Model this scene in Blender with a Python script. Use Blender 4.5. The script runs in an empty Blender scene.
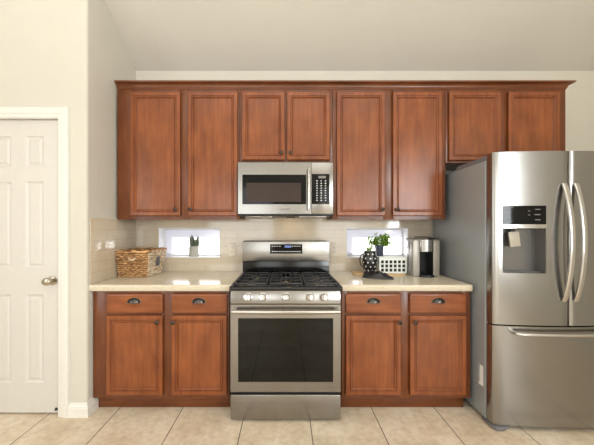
import bpy, bmesh, math, random
from mathutils import Vector, Matrix
random.seed(7)
S = bpy.context.scene
COL = S.collection
PI = math.pi

# ------------------------------------------------------------------ camera, world, lights, exposure
F = 290.0            # focal length in pixels for a 594 px wide frame
CY, CZ = -2.723, 1.334
cam_data = bpy.data.cameras.new('camera')
cam_data.sensor_width = 36.0
cam_data.lens = F / 594 * 36
cam_data.shift_x = (297 - 286) / 594
cam_data.shift_y = (228 - 222.5) / 594
cam_data.clip_start = 0.01
cam = bpy.data.objects.new('camera', cam_data); COL.objects.link(cam)
cam.location = (0, CY, CZ); cam.rotation_euler = (PI / 2, 0, 0)
S.camera = cam

W = bpy.data.worlds.new('world'); S.world = W; W.use_nodes = True
bg = W.node_tree.nodes['Background']
bg.inputs['Color'].default_value = (0.90, 0.89, 1.0, 1); bg.inputs['Strength'].default_value = 0.72

def area(name, loc, rot, sx, sy, power, color):
    l = bpy.data.lights.new(name, 'AREA'); l.shape = 'RECTANGLE'; l.size = sx; l.size_y = sy
    l.energy = power; l.color = color
    o = bpy.data.objects.new(name, l); COL.objects.link(o); o.location = loc; o.rotation_euler = rot
    return o
sl = bpy.data.lights.new('sun', 'SUN'); sl.energy = 17.0; sl.angle = math.radians(0.6); sl.color = (1, 0.96, 0.9)
so = bpy.data.objects.new('sun', sl); COL.objects.link(so)
so.rotation_euler = Vector((0.75, -1, -0.85)).to_track_quat('-Z', 'Y').to_euler()
WARM = (1.0, 0.985, 0.97)
DAY = (0.90, 0.96, 1.0)
area('rear_fill_light', (-1.4, -6.35, 1.5), (PI / 2, 0, 0), 2.0, 2.0, 40, DAY)  # added fill behind the camera, the rear wall has no window
area('rear_fill_light', (1.6, -6.35, 1.5), (PI / 2, 0, 0), 1.3, 2.0, 24, DAY)  # second added rear fill, also without a window
area('side_fill_light', (-3.05, -3.4, 1.5), (0, -PI / 2, 0), 1.6, 1.8, 30, DAY)  # added fill from the left, no window in that wall
area('side_fill_light', (3.15, -5.4, 1.8), (0, PI / 2, 0), 2.0, 1.6, 185, DAY)  # added fill from the right to brighten the niche wall, no window there
area('overhead_fill_light', (0.0, -4.0, 4.2), (0, 0, 0), 5.0, 3.0, 46, WARM)  # added soft overhead fill, not a ceiling fixture
area('upward_fill_light', (0.0, -3.9, 2.3), (PI, 0, 0), 3.5, 2.4, 118, WARM)  # added floating fill aimed up to brighten the vaulted ceiling, no fitting

S.view_settings.view_transform = 'Standard'; S.view_settings.look = 'None'
S.view_settings.exposure = 0.0; S.view_settings.gamma = 1.0
S.view_settings.use_curve_mapping = False

# ------------------------------------------------------------------ measuring helpers (a pixel of the photo -> metres at a known depth)
def sc(y): return F / (y - CY)
def X(px, y): return (px - 286) / sc(y)
def Z(py, y): return CZ + (228 - py) / sc(y)

# ------------------------------------------------------------------ materials
def lin(r, g, b):
    f = lambda c: (c / 255 / 12.92) if c / 255 <= 0.04045 else ((c / 255 + 0.055) / 1.055) ** 2.4
    return (f(r), f(g), f(b), 1)

class NM:
    def __init__(s, name):
        s.m = bpy.data.materials.new(name); s.m.use_nodes = True
        s.nt = s.m.node_tree; s.b = s.nt.nodes['Principled BSDF']
    def n(s, t, **kw):
        x = s.nt.nodes.new(t)
        for k, v in kw.items():
            if k in x.inputs.keys() if hasattr(x.inputs, 'keys') else False: x.inputs[k].default_value = v
            else: setattr(x, k, v)
        return x
    def l(s, a, b): s.nt.links.new(a, b)
    def coords(s, scale=(1, 1, 1), loc=(0, 0, 0), rot=(0, 0, 0)):
        tc = s.n('ShaderNodeTexCoord'); mp = s.n('ShaderNodeMapping')
        mp.inputs['Scale'].default_value = scale; mp.inputs['Location'].default_value = loc; mp.inputs['Rotation'].default_value = rot
        s.l(tc.outputs['Object'], mp.inputs['Vector']); return mp.outputs['Vector']
    def noise(s, vec, scale=5, detail=3, rough=0.5):
        x = s.n('ShaderNodeTexNoise'); x.inputs['Scale'].default_value = scale
        x.inputs['Detail'].default_value = detail; x.inputs['Roughness'].default_value = rough
        s.l(vec, x.inputs['Vector']); return x.outputs['Fac']
    def ramp(s, fac, stops):
        r = s.n('ShaderNodeValToRGB'); e = r.color_ramp.elements
        e[0].position, e[0].color = stops[0]; e[1].position, e[1].color = stops[-1]
        for p, c in stops[1:-1]:
            q = e.new(p); q.color = c
        s.l(fac, r.inputs['Fac']); return r.outputs['Color']
    def mix(s, fac, a, b, mode='MIX'):
        x = s.n('ShaderNodeMix'); x.data_type = 'RGBA'; x.blend_type = mode
        for sock, v in ((x.inputs[0], fac), (x.inputs[6], a), (x.inputs[7], b)):
            if hasattr(v, 'links'): s.l(v, sock)
            else: sock.default_value = v
        return x.outputs[2]
    def bump(s, h, strength=0.3, dist=0.002):
        x = s.n('ShaderNodeBump'); x.inputs['Strength'].default_value = strength; x.inputs['Distance'].default_value = dist
        s.l(h, x.inputs['Height']); s.l(x.outputs['Normal'], s.b.inputs['Normal'])
    def set(s, **kw):
        for k, v in kw.items():
            k = k.replace('_', ' ')
            if hasattr(v, 'links'): s.l(v, s.b.inputs[k])
            else: s.b.inputs[k].default_value = v
        return s

def plain(name, rgb, rough=0.5, metal=0.0, spec=0.5, bumpy=0, bscale=200, **kw):
    m = NM(name); v = m.coords()
    f = m.noise(v, 30, 2)
    c = lin(*rgb); d = tuple(min(1, x * 0.975) for x in c[:3]) + (1,)
    m.set(Base_Color=m.ramp(f, [(0.3, d), (0.7, c)]), Roughness=rough, Metallic=metal)
    m.b.inputs['Specular IOR Level'].default_value = spec
    if bumpy: m.bump(m.noise(v, bscale, 2), bumpy, 0.001)
    if kw: m.set(**kw)
    return m.m

def wall_mat(name, rgb, strength=0.25):
    m = NM(name); v = m.coords()
    m.set(Base_Color=m.ramp(m.noise(v, 1.5, 3), [(0.3, lin(*[c * 0.985 for c in rgb])), (0.7, lin(*rgb))]), Roughness=0.75)
    m.b.inputs['Specular IOR Level'].default_value = 0.25
    m.bump(m.noise(v, 60, 4, 0.6), strength, 0.003); return m.m

def wood(name, vertical, k=1.0):
    m = NM(name)
    g = (9, 9, 0.7) if vertical else (0.7, 9, 9)
    v = m.coords(scale=g); v2 = m.coords(scale=(1, 1, 0.6) if vertical else (0.6, 1, 1))
    grain = m.noise(v, 5, 4, 0.5)
    fine = m.noise(m.coords(scale=tuple(a * 6 for a in g)), 12, 3, 0.6)
    mott = m.noise(v2, 6.5, 4, 0.55)
    q = lambda r_, g_, b_: tuple(x * k for x in lin(r_, g_, b_)[:3]) + (1,)
    a = m.ramp(grain, [(0.2, q(122, 63, 30)), (0.5, q(134, 73, 36)), (0.8, q(146, 84, 44))])
    b = m.ramp(mott, [(0.3, (0.76, 0.72, 0.70, 1)), (0.5, (0.97, 0.96, 0.95, 1)), (0.7, (1.18, 1.18, 1.18, 1))])
    c = m.mix(1.0, a, b, 'MULTIPLY')
    d = m.mix(0.18, c, m.ramp(fine, [(0.35, (0.72, 0.68, 0.64, 1)), (0.6, (1, 1, 1, 1))]), 'MULTIPLY')
    m.set(Base_Color=d, Roughness=0.27); m.b.inputs['Specular IOR Level'].default_value = 0.5
    m.bump(fine, 0.05, 0.0005); return m.m

def steel(name, rgb, rough=0.28, along='x', var=0.07):
    m = NM(name)
    s = (0.6, 40, 140) if along == 'x' else (140, 40, 0.6)
    f = m.noise(m.coords(scale=s), 3, 3, 0.6)
    mr = m.n('ShaderNodeMapRange'); m.l(f, mr.inputs['Value'])
    mr.inputs['From Min'].default_value = 0.3; mr.inputs['From Max'].default_value = 0.7
    mr.inputs['To Min'].default_value = rough - var * 0.5; mr.inputs['To Max'].default_value = rough + var * 0.5
    c = lin(*rgb); d = tuple(x * 0.975 for x in c[:3]) + (1,)
    m.set(Base_Color=m.ramp(f, [(0.3, d), (0.7, c)]), Metallic=1.0, Roughness=mr.outputs['Result'])
    return m.m

MAT = {}
MAT['wall'] = wall_mat('painted_wall', (207, 202, 190))
MAT['ceiling'] = wall_mat('textured_ceiling', (208, 203, 193), 0.5)
MAT['white_trim'] = plain('white_trim_paint', (226, 222, 214), 0.35)
MAT['door_paint'] = plain('door_paint', (209, 204, 196), 0.38)
MAT['wood_v'] = wood('cherry_wood_upright_grain', True)
MAT['wood_h'] = wood('cherry_wood_level_grain', False)
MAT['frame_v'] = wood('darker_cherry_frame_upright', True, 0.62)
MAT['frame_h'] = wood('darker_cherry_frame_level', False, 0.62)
MAT['glaze'] = plain('dark_glaze_in_grooves', (70, 28, 14), 0.4)
MAT['shadow_wood'] = plain('cabinet_inside', (90, 48, 30), 0.6)
MAT['steel'] = steel('brushed_steel', (154, 151, 147), 0.24)
MAT['steel_v'] = steel('brushed_fridge_steel', (158, 156, 153), 0.22, 'z', 0.04)
MAT['chrome'] = plain('polished_metal', (186, 182, 176), 0.18, 1.0)
MAT['bronze_dark'] = plain('dark_bronze', (78, 66, 58), 0.35, 0.9)
MAT['nickel'] = plain('satin_nickel', (188, 178, 162), 0.25, 1.0)
MAT['bronze'] = plain('aged_bronze', (118, 114, 110), 0.24, 1.0)
MAT['black_enamel'] = plain('black_enamel', (14, 13, 13), 0.16, spec=0.4)
MAT['black_glass'] = plain('black_glass', (6, 6, 6), 0.06, spec=0.25)
MAT['black_plastic'] = plain('black_plastic', (30, 30, 32), 0.35)
MAT['iron'] = plain('cast_iron', (44, 44, 46), 0.42, bumpy=0.2)
MAT['fridge_side'] = plain('grey_fridge_side', (160, 164, 166), 0.36, 0.3, bumpy=0.03, bscale=900)
MAT['grey_plastic'] = plain('grey_plastic', (112, 112, 116), 0.45)
MAT['gasket'] = plain('dark_gasket', (52, 48, 46), 0.5)
MAT['outlet'] = plain('outlet_plastic', (226, 216, 200), 0.4)
MAT['dark_slot'] = plain('dark_slot', (30, 28, 26), 0.6)
MAT['white_print'] = plain('white_print', (240, 240, 238), 0.5)
MAT['grey_print'] = plain('grey_print', (120, 118, 112), 0.5)
MAT['frame_white'] = plain('white_vinyl', (224, 224, 226), 0.4)

def tile_mat(name, axis):
    m = NM(name)
    tc = m.n('ShaderNodeTexCoord'); sp = m.n('ShaderNodeSeparateXYZ'); cb = m.n('ShaderNodeCombineXYZ')
    m.l(tc.outputs['Object'], sp.inputs[0])
    m.l(sp.outputs[axis], cb.inputs['X']); m.l(sp.outputs['Z'], cb.inputs['Y'])
    br = m.n('ShaderNodeTexBrick'); br.offset = 0.5; br.squash = 1
    m.l(cb.outputs[0], br.inputs['Vector'])
    br.inputs['Scale'].default_value = 1; br.inputs['Brick Width'].default_value = 0.305; br.inputs['Row Height'].default_value = 0.0775
    br.inputs['Mortar Size'].default_value = 0.0012; br.inputs['Mortar Smooth'].default_value = 0.3; br.inputs['Bias'].default_value = 0
    br.inputs['Color1'].default_value = lin(200, 185, 163); br.inputs['Color2'].default_value = lin(206, 192, 170)
    br.inputs['Mortar'].default_value = lin(172, 155, 132)
    n = m.noise(m.coords(), 14, 2)
    c = m.mix(1.0, br.outputs['Color'], m.ramp(n, [(0.3, (0.93, 0.93, 0.93, 1)), (0.7, (1, 1, 1, 1))]), 'MULTIPLY')
    m.set(Base_Color=c, Roughness=0.08); m.b.inputs['Specular IOR Level'].default_value = 0.8
    inv = m.n('ShaderNodeMath', operation='SUBTRACT'); inv.inputs[0].default_value = 1; m.l(br.outputs['Fac'], inv.inputs[1])
    ad = m.n('ShaderNodeMath', operation='MULTIPLY_ADD'); m.l(m.noise(m.coords(), 16, 1), ad.inputs[0]); ad.inputs[1].default_value = 0.7; m.l(inv.outputs[0], ad.inputs[2])
    m.bump(ad.outputs[0], 0.12, 0.0015); return m.m
MAT['tile_x'] = tile_mat('glazed_tile_back', 'X'); MAT['tile_y'] = tile_mat('glazed_tile_side', 'Y')

def floor_mat():
    m = NM('travertine_floor_tiles')
    v = m.coords(loc=(-0.167 + 0.466 * 20, 0.545 + 0.466 * 40, 0))
    br = m.n('ShaderNodeTexBrick'); br.offset = 0; br.squash = 1; m.l(v, br.inputs['Vector'])
    for k, q in (('Scale', 1), ('Brick Width', 0.466), ('Row Height', 0.466), ('Mortar Size', 0.0032), ('Mortar Smooth', 0.2), ('Bias', 0)):
        br.inputs[k].default_value = q
    br.inputs['Color1'].default_value = (0.96, 0.96, 0.95, 1); br.inputs['Color2'].default_value = (1, 1, 1, 1); br.inputs['Mortar'].default_value = (1, 1, 1, 1)
    w = m.coords()
    a = m.noise(w, 3.2, 8, 0.62); b = m.noise(w, 22, 5, 0.65)
    c1 = m.ramp(a, [(0.3, lin(204, 184, 158)), (0.5, lin(224, 208, 185)), (0.7, lin(236, 224, 206))])
    c2 = m.mix(0.6, c1, m.ramp(b, [(0.3, (0.68, 0.63, 0.56, 1)), (0.58, (1, 1, 1, 1))]), 'MULTIPLY')
    c3 = m.mix(1.0, c2, br.outputs['Color'], 'MULTIPLY')
    c4 = m.mix(br.outputs['Fac'], c3, lin(84, 72, 62))
    m.set(Base_Color=c4, Roughness=0.38); m.b.inputs['Specular IOR Level'].default_value = 0.35
    inv = m.n('ShaderNodeMath', operation='SUBTRACT'); inv.inputs[0].default_value = 1; m.l(br.outputs['Fac'], inv.inputs[1])
    m.bump(inv.outputs[0], 0.4, 0.002); return m.m
MAT['floor'] = floor_mat()

def counter_mat():
    m = NM('speckled_beige_counter'); w = m.coords()
    a = m.ramp(m.noise(w, 260, 2, 0.7), [(0.36, lin(186, 168, 138)), (0.47, lin(214, 203, 182)), (0.62, lin(218, 208, 189)), (0.72, lin(230, 222, 208))])
    m.set(Base_Color=a, Roughness=0.17); m.b.inputs['Specular IOR Level'].default_value = 0.5; return m.m
MAT['counter'] = counter_mat()

def pane_mat():      # obscured glass: lets sun and sky through, scattered
    m = NM('frosted_window_glass')
    t = m.n('ShaderNodeBsdfTranslucent'); t.inputs['Color'].default_value = (0.95, 0.95, 0.97, 1)
    g = m.n('ShaderNodeBsdfGlossy'); g.inputs['Roughness'].default_value = 0.1
    mx = m.n('ShaderNodeMixShader'); mx.inputs[0].default_value = 0.04
    m.l(t.outputs[0], mx.inputs[1]); m.l(g.outputs[0], mx.inputs[2])
    m.l(mx.outputs[0], m.nt.nodes['Material Output'].inputs['Surface']); return m.m
MAT['pane'] = pane_mat()

def glass_mat(name, col, rough=0.02, alpha=0.25):
    m = NM(name); m.set(Base_Color=col, Roughness=rough, Alpha=alpha); m.b.inputs['Specular IOR Level'].default_value = 0.8; return m.m
MAT['clear_tank'] = glass_mat('clear_plastic', (0.85, 0.9, 0.95, 1), 0.05, 0.3)

def emit(name, rgb, s):
    m = NM(name); m.set(Base_Color=(0, 0, 0, 1)); m.b.inputs['Emission Color'].default_value = rgb; m.b.inputs['Emission Strength'].default_value = s; return m.m
MAT['display'] = emit('lit_display', (0.3, 0.4, 1, 1), 0.6)
MAT['lamp_glow'] = emit('warm_lamp', (1, 0.66, 0.3, 1), 14)

# ------------------------------------------------------------------ mesh helpers
class MB:
    """collects shapes (with material slots) and links them as one mesh object"""
    def __init__(s): s.bm = bmesh.new(); s.mats = []
    def mi(s, mat):
        if mat not in s.mats: s.mats.append(mat)
        return s.mats.index(mat)
    def merge(s, b2, mat):
        i = s.mi(mat)
        for f in b2.faces: f.material_index = i
        me = bpy.data.meshes.new('tmp'); b2.to_mesh(me); b2.free(); s.bm.from_mesh(me); bpy.data.meshes.remove(me); return s
    def box(s, x0, x1, y0, y1, z0, z1, mat, bev=0.0, seg=2, M=None):
        b = bmesh.new(); bmesh.ops.create_cube(b, size=1)
        for v in b.verts: v.co = Vector(((x0 + x1) / 2 + v.co.x * (x1 - x0), (y0 + y1) / 2 + v.co.y * (y1 - y0), (z0 + z1) / 2 + v.co.z * (z1 - z0)))
        if bev: bmesh.ops.bevel(b, geom=b.edges[:], offset=bev, segments=seg, profile=0.5, affect='EDGES')
        if M: b.transform(M)
        return s.merge(b, mat)
    def lathe(s, prof, mat, M=None, n=24, cap=True):
        b = bmesh.new(); rings = []
        for r, z in prof:
            rings.append([b.verts.new((r * math.cos(2 * PI * k / n), r * math.sin(2 * PI * k / n), z)) for k in range(n)])
        for a, c in zip(rings, rings[1:]):
            for k in range(n): b.faces.new((a[k], a[(k + 1) % n], c[(k + 1) % n], c[k]))
        if cap:
            b.faces.new(rings[0][::-1]); b.faces.new(rings[-1])
        if M: b.transform(M)
        return s.merge(b, mat)
    def tube(s, pts, r, mat, n=8, closed=False, flat=1.0, up=Vector((0, 0, 1))):
        b = bmesh.new(); pts = [Vector(p) for p in pts]; N = len(pts); rings = []
        for i, p in enumerate(pts):
            if closed: d = pts[(i + 1) % N] - pts[i - 1]
            else: d = pts[min(i + 1, N - 1)] - pts[max(i - 1, 0)]
            d.normalize(); u = up if abs(d.dot(up)) < 0.95 else Vector((0, 1, 0))
            a = d.cross(u).normalized(); c = a.cross(d).normalized()
            rr = r[i] if isinstance(r, (list, tuple)) else r
            rings.append([b.verts.new(p + a * rr * math.cos(2 * PI * k / n) + c * rr * flat * math.sin(2 * PI * k / n)) for k in range(n)])
        for i in range(N if closed else N - 1):
            a, c = rings[i], rings[(i + 1) % N]
            for k in range(n): b.faces.new((a[k], a[(k + 1) % n], c[(k + 1) % n], c[k]))
        if not closed: b.faces.new(rings[0][::-1]); b.faces.new(rings[-1])
        return s.merge(b, mat)
    def extrude(s, poly, axis, a, c, mat, bev=0):
        """poly: 2-D outline; axis 'x': poly is (y,z) swept over x; 'y': (x,z); 'z': (x,y)"""
        f = {'x': lambda p, t: (t, p[0], p[1]), 'y': lambda p, t: (p[0], t, p[1]), 'z': lambda p, t: (p[0], p[1], t)}[axis]
        b = bmesh.new(); A = [b.verts.new(f(p, a)) for p in poly]; B = [b.verts.new(f(p, c)) for p in poly]; n = len(poly)
        for k in range(n): b.faces.new((A[k], A[(k + 1) % n], B[(k + 1) % n], B[k]))
        b.faces.new(A[::-1]); b.faces.new(B)
        if bev: bmesh.ops.bevel(b, geom=b.edges[:], offset=bev, segments=2, profile=0.5, affect='EDGES')
        return s.merge(b, mat)
    def rings(s, x0, x1, z0, z1, y, prof, mat, mats=None):
        """nested rectangles facing -y: prof is a list of (inset, depth); last one is filled"""
        b = bmesh.new(); L = []
        for ins, dep in prof:
            L.append([b.verts.new(q) for q in ((x0 + ins, y + dep, z0 + ins), (x1 - ins, y + dep, z0 + ins), (x1 - ins, y + dep, z1 - ins), (x0 + ins, y + dep, z1 - ins))])
        base = s.mi(mat)
        idx = []
        for j, (a, c) in enumerate(zip(L, L[1:])):
            for k in range(4):
                b.faces.new((a[k], a[(k + 1) % 4], c[(k + 1) % 4], c[k])); idx.append(j)
        b.faces.new(L[-1]); idx.append(-1)
        mm = [s.mi(mats[j]) if (mats and j >= 0 and mats.get(j)) else base for j in idx]
        for f, i in zip(b.faces, mm): f.material_index = i
        me = bpy.data.meshes.new('tmp'); b.to_mesh(me); b.free(); s.bm.from_mesh(me); bpy.data.meshes.remove(me); return s
    def surf(s, fn, nu, nv, mat, thick=0):
        b = bmesh.new(); G = [[b.verts.new(fn(i / nu, j / nv)) for j in range(nv + 1)] for i in range(nu + 1)]
        for i in range(nu):
            for j in range(nv): b.faces.new((G[i][j], G[i + 1][j], G[i + 1][j + 1], G[i][j + 1]))
        if thick: bmesh.ops.solidify(b, geom=b.faces[:], thickness=thick)
        return s.merge(b, mat)
    def build(s, name, parent=None, angle=38, weld=False):
        if weld: bmesh.ops.remove_doubles(s.bm, verts=s.bm.verts[:], dist=1e-5)
        bmesh.ops.recalc_face_normals(s.bm, faces=s.bm.faces[:])
        for f in s.bm.faces: f.smooth = True
        for e in s.bm.edges:
            if len(e.link_faces) != 2 or e.calc_face_angle(0) > math.radians(angle): e.smooth = False
        me = bpy.data.meshes.new(name); s.bm.to_mesh(me); s.bm.free()
        for m in s.mats: me.materials.append(MAT[m])
        o = bpy.data.objects.new(name, me); COL.objects.link(o)
        if parent is not None:
            o.parent = parent; o.matrix_parent_inverse = Matrix.Translation(parent.location).inverted()
        return o

def empty(name, loc, label, cat, group=None):
    o = bpy.data.objects.new(name, None); COL.objects.link(o); o.location = loc; o.empty_display_size = 0.05
    return tag(o, label, cat, group)
def tag(o, label, cat, group=None):
    o['label'] = label; o['category'] = cat
    if group: o['group'] = group
    return o
def struct(o, label=None, cat=None):
    o['kind'] = 'structure'
    if label: o['label'] = label
    if cat: o['category'] = cat
    return o
def T(x, y, z): return Matrix.Translation((x, y, z))
FRONT = Matrix.Rotation(PI / 2, 4, 'X')      # local z -> -y (faces the camera)

def text(body, size, x, y, z, mat, parent, name, extr=0.0004, M=None):
    c = bpy.data.curves.new(name, 'FONT'); c.body = body; c.size = size; c.align_x = 'CENTER'; c.align_y = 'CENTER'; c.extrude = extr
    t = bpy.data.objects.new('tmp_text', c); COL.objects.link(t)
    bpy.context.view_layer.update()
    me = bpy.data.meshes.new_from_object(t); bpy.data.objects.remove(t)
    me.transform((M or FRONT)); me.transform(T(x, y, z)); me.materials.clear(); me.materials.append(MAT[mat])
    o = bpy.data.objects.new(name, me); COL.objects.link(o)
    o.parent = parent; o.matrix_parent_inverse = Matrix.Translation(parent.location).inverted()
    return o

# ------------------------------------------------------------------ the room shell
WX = -1.413          # side wall of the niche
DW = -0.665           # plane of the wall with the door
RX, LX, RY = 3.3, -3.2, -6.5
SL = 0.645; CH = 2.818
# back wall with two window openings
WIN = [(X(158.5, 0), X(220.2, 0), Z(257.9, 0), Z(228, 0)), (X(346.4, 0), X(408.3, 0), Z(257.9, 0), Z(228, 0))]
def holed_wall(mb, x0, x1, z0, z1, y0, y1, holes, mat):
    xs = sorted({x0, x1, *[h[0] for h in holes], *[h[1] for h in holes]}); zs = sorted({z0, z1, *[h[2] for h in holes], *[h[3] for h in holes]})
    b = bmesh.new(); V = {}
    def vv(i, j, y):
        if (i, j, y) not in V: V[(i, j, y)] = b.verts.new((xs[i], y, zs[j]))
        return V[(i, j, y)]
    solid = lambda i, j: 0 <= i < len(xs) - 1 and 0 <= j < len(zs) - 1 and not any(h[0] <= (xs[i] + xs[i + 1]) / 2 <= h[1] and h[2] <= (zs[j] + zs[j + 1]) / 2 <= h[3] for h in holes)
    for i in range(len(xs) - 1):
        for j in range(len(zs) - 1):
            if not solid(i, j): continue
            b.faces.new((vv(i, j, y0), vv(i + 1, j, y0), vv(i + 1, j + 1, y0), vv(i, j + 1, y0)))
            b.faces.new((vv(i, j, y1), vv(i, j + 1, y1), vv(i + 1, j + 1, y1), vv(i + 1, j, y1)))
            for di, dj, p, q in ((-1, 0, (i, j), (i, j + 1)), (1, 0, (i + 1, j + 1), (i + 1, j)), (0, -1, (i + 1, j), (i, j)), (0, 1, (i, j + 1), (i + 1, j + 1))):
                if not solid(i + di, j + dj): b.faces.new((vv(*p, y0), vv(*q, y0), vv(*q, y1), vv(*p, y1)))
    mb.merge(b, mat)
m = MB(); holed_wall(m, WX - 0.02, RX, -0.05, 2.9, 0.008, 0.15, WIN, 'wall'); struct(m.build('wall_back'), 'cream painted kitchen wall behind the cabinets', 'wall')
m = MB().box(WX - 0.12, WX, DW + 0.1305, 0.15, -0.05, 3.4, 'wall'); struct(m.build('wall_left'), 'short cream side wall left of the cabinets', 'wall')
# wall with the door, rounded outer corner
DX1, DX0 = X(58.5, DW), X(58.5, DW) - 0.605; DZ = Z(118.6, DW)
m = MB()
holed_wall(m, LX, WX - 0.02, -0.05, 4.0, DW, DW + 0.13, [(DX0 - 0.02, DX1 + 0.02, -0.06, DZ + 0.02)], 'wall')
r = 0.02; pts = [(WX - 0.02, DW + 0.13), (WX - 0.02, DW)] + [(WX - r + r * math.sin(a), DW + r - r * math.cos(a)) for a in [PI / 2 * k / 8 for k in range(9)]] + [(WX, DW + 0.13)]
m.extrude(pts, 'z', -0.05, 4.0, 'wall')
struct(m.build('wall_front_left'), 'cream wall holding the white panelled door', 'wall')
m = MB().box(RX, RX + 0.1, RY, 0.15, -0.05, 6.2, 'wall'); struct(m.build('wall_right'))
m = MB().box(LX - 0.1, LX, RY, DW + 0.13, -0.05, 6.2, 'wall'); struct(m.build('wall_far_left'))
m = MB().box(LX - 0.1, RX + 0.1, RY - 0.1, RY, -0.05, 6.2, 'wall'); struct(m.build('wall_rear'))
m = MB().box(LX - 0.1, RX + 0.1, RY - 0.1, 0.15, -0.1, 0.0, 'floor'); struct(m.build('floor'), 'beige travertine tile floor laid in a square grid', 'floor')
# vaulted ceiling: rises away from the back wall to a ridge, then flat
m = MB(); ry = -3.0
m.extrude([(0.16, CH - SL * 0.16), (ry, CH - SL * ry), (RY - 0.1, CH - SL * ry), (RY - 0.1, CH - SL * ry + 0.1), (ry, CH - SL * ry + 0.1), (0.16, CH - SL * 0.16 + 0.1)], 'x', LX - 0.1, RX + 0.1, 'ceiling')
struct(m.build('ceiling'), 'sloping vaulted ceiling with light texture', 'ceiling')

# tile backsplash
TZ0, TZ1 = 0.926, 1.404
m = MB(); holed_wall(m, WX, 1.36, TZ0, TZ1 + 0.06, 0.0, 0.0075, WIN, 'tile_x')
struct(m.build('trim_1'), 'glossy beige subway tile backsplash on the back wall', 'backsplash')
m = MB().box(WX, WX + 0.007, DW + 0.03, -0.0005, TZ0, TZ1 + 0.002, 'tile_y', 0.002)
struct(m.build('trim_2'), 'glossy tile backsplash on the left side wall', 'backsplash')

# windows
for k, (x0, x1, z0, z1) in enumerate(WIN):
    w = empty('window_%d' % (k + 1), ((x0 + x1) / 2, 0.1, z0), ['narrow frosted window behind the snake plant', 'narrow frosted window behind the green potted plant'][k], 'window'); w['kind'] = 'structure'
    m = MB()     # white liner of the reveal and sill
    t = 0.006
    m.box(x0 + 0.0005, x0 + t, -0.002, 0.149, z0 + 0.0005, z1 - 0.0005, 'frame_white').box(x1 - t, x1 - 0.0005, -0.002, 0.149, z0 + 0.0005, z1 - 0.0005, 'frame_white')
    m.box(x0 + t, x1 - t, -0.002, 0.149, z1 - t, z1 - 0.0005, 'frame_white').box(x0 + t, x1 - t, -0.006, 0.149, z0 + 0.0005, z0 + 0.01, 'frame_white', 0.002)
    m.build('window_liner', w)
    m = MB(); a0, a1, c0, c1 = x0 + t, x1 - t, z0 + 0.01, z1 - t
    fw = 0.012
    m.box(a0, a0 + fw, 0.1, 0.13, c0, c1, 'frame_white', 0.002).box(a1 - fw, a1, 0.1, 0.13, c0, c1, 'frame_white', 0.002)
    m.box(a0 + fw, a1 - fw, 0.1, 0.13, c1 - fw, c1, 'frame_white', 0.002).box(a0 + fw, a1 - fw, 0.1, 0.13, c0, c0 + 0.016, 'frame_white', 0.002)
    m.build('window_frame', w)
    MB().box(a0 + fw, a1 - fw, 0.114, 0.118, c0 + 0.016, c1 - fw, 'pane').build('pane', w)
    # outer reveal of the brick veneer, which shades part of the glass
m = MB(); holed_wall(m, WX - 0.3, RX, -0.05, 2.9, 0.151, 0.235, WIN, 'frame_white'); struct(m.build('wall_outside'))

# baseboards
def base_prof(h=0.096, d=0.020): return [(0, 0), (d, 0), (d, h * 0.62), (d * 0.8, h * 0.66), (d * 0.8, h * 0.74), (d * 0.45, h * 0.86), (d * 0.45, h * 0.93), (d * 0.2, h), (0, h)]
bp = base_prof()
m = MB(); b = bmesh.new()
path = [(X(69.5, DW) , DW, (0, -1)), (WX - 0.001, DW, None), (WX, -0.568, (1, 0))]
secs = []
for px_, py_, kind in ((X(69.5, DW), DW, (0, -1)), (WX, DW, (1, -1)), (WX, -0.568, (1, 0))):
    secs.append([b.verts.new((px_ + kind[0] * d, py_ + kind[1] * d, z)) for d, z in bp])
for a, c in zip(secs, secs[1:]):
    for k in range(len(bp)): b.faces.new((a[k], a[(k + 1) % len(bp)], c[(k + 1) % len(bp)], c[k]))
b.faces.new(secs[0][::-1]); b.faces.new(secs[-1]); m.merge(b, 'white_trim')
struct(m.build('baseboard_left', angle=25), 'white moulded baseboard wrapping the wall corner by the door', 'baseboard')
m = MB().extrude([(-d, z) for d, z in bp], 'x', LX, DX0 - 0.08, 'white_trim'); 
for v in m.bm.verts: v.co.y += DW
struct(m.build('baseboard_far_left', angle=25))
m = MB().extrude([(-d, z) for d, z in bp], 'x', 2.42, RX, 'white_trim'); struct(m.build('baseboard_back', angle=25))

# door
def panel_face(mb, x0, x1, z0, z1, y, holes, prof, mat, thick):
    """slab with moulded recessed panels on its front; sides and back closed"""
    xs = sorted({x0, x1, *[h[0] for h in holes], *[h[1] for h in holes]}); zs = sorted({z0, z1, *[h[2] for h in holes], *[h[3] for h in holes]})
    b = bmesh.new(); V = {}
    g = lambda i, j: V.setdefault((i, j), None) or V.__setitem__((i, j), b.verts.new((xs[i], y, zs[j]))) or V[(i, j)]
    for i in range(len(xs) - 1):
        for j in range(len(zs) - 1):
            cx, cz = (xs[i] + xs[i + 1]) / 2, (zs[j] + zs[j + 1]) / 2
            if any(h[0] < cx < h[1] and h[2] < cz < h[3] for h in holes): continue
            b.faces.new((g(i, j), g(i + 1, j), g(i + 1, j + 1), g(i, j + 1)))
    mb.merge(b, mat)
    for h in holes: mb.rings(h[0], h[1], h[2], h[3], y, prof, mat)
    b = bmesh.new()
    A = [b.verts.new(q) for q in ((x0, y, z0), (x1, y, z0), (x1, y, z1), (x0, y, z1))]; B = [b.verts.new((v.co.x, y + thick, v.co.z)) for v in A]
    for k in range(4): b.faces.new((A[(k + 1) % 4], A[k], B[k], B[(k + 1) % 4]))
    b.faces.new(B[::-1]); mb.merge(b, mat)
dr = empty('door_1', ((DX0 + DX1) / 2, DW + 0.03, 0), 'white six panel interior door at the left', 'door'); dr['kind'] = 'structure'
dy = DW + 0.02
mid = (DX0 + DX1) / 2
px_off = 0.006
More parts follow.
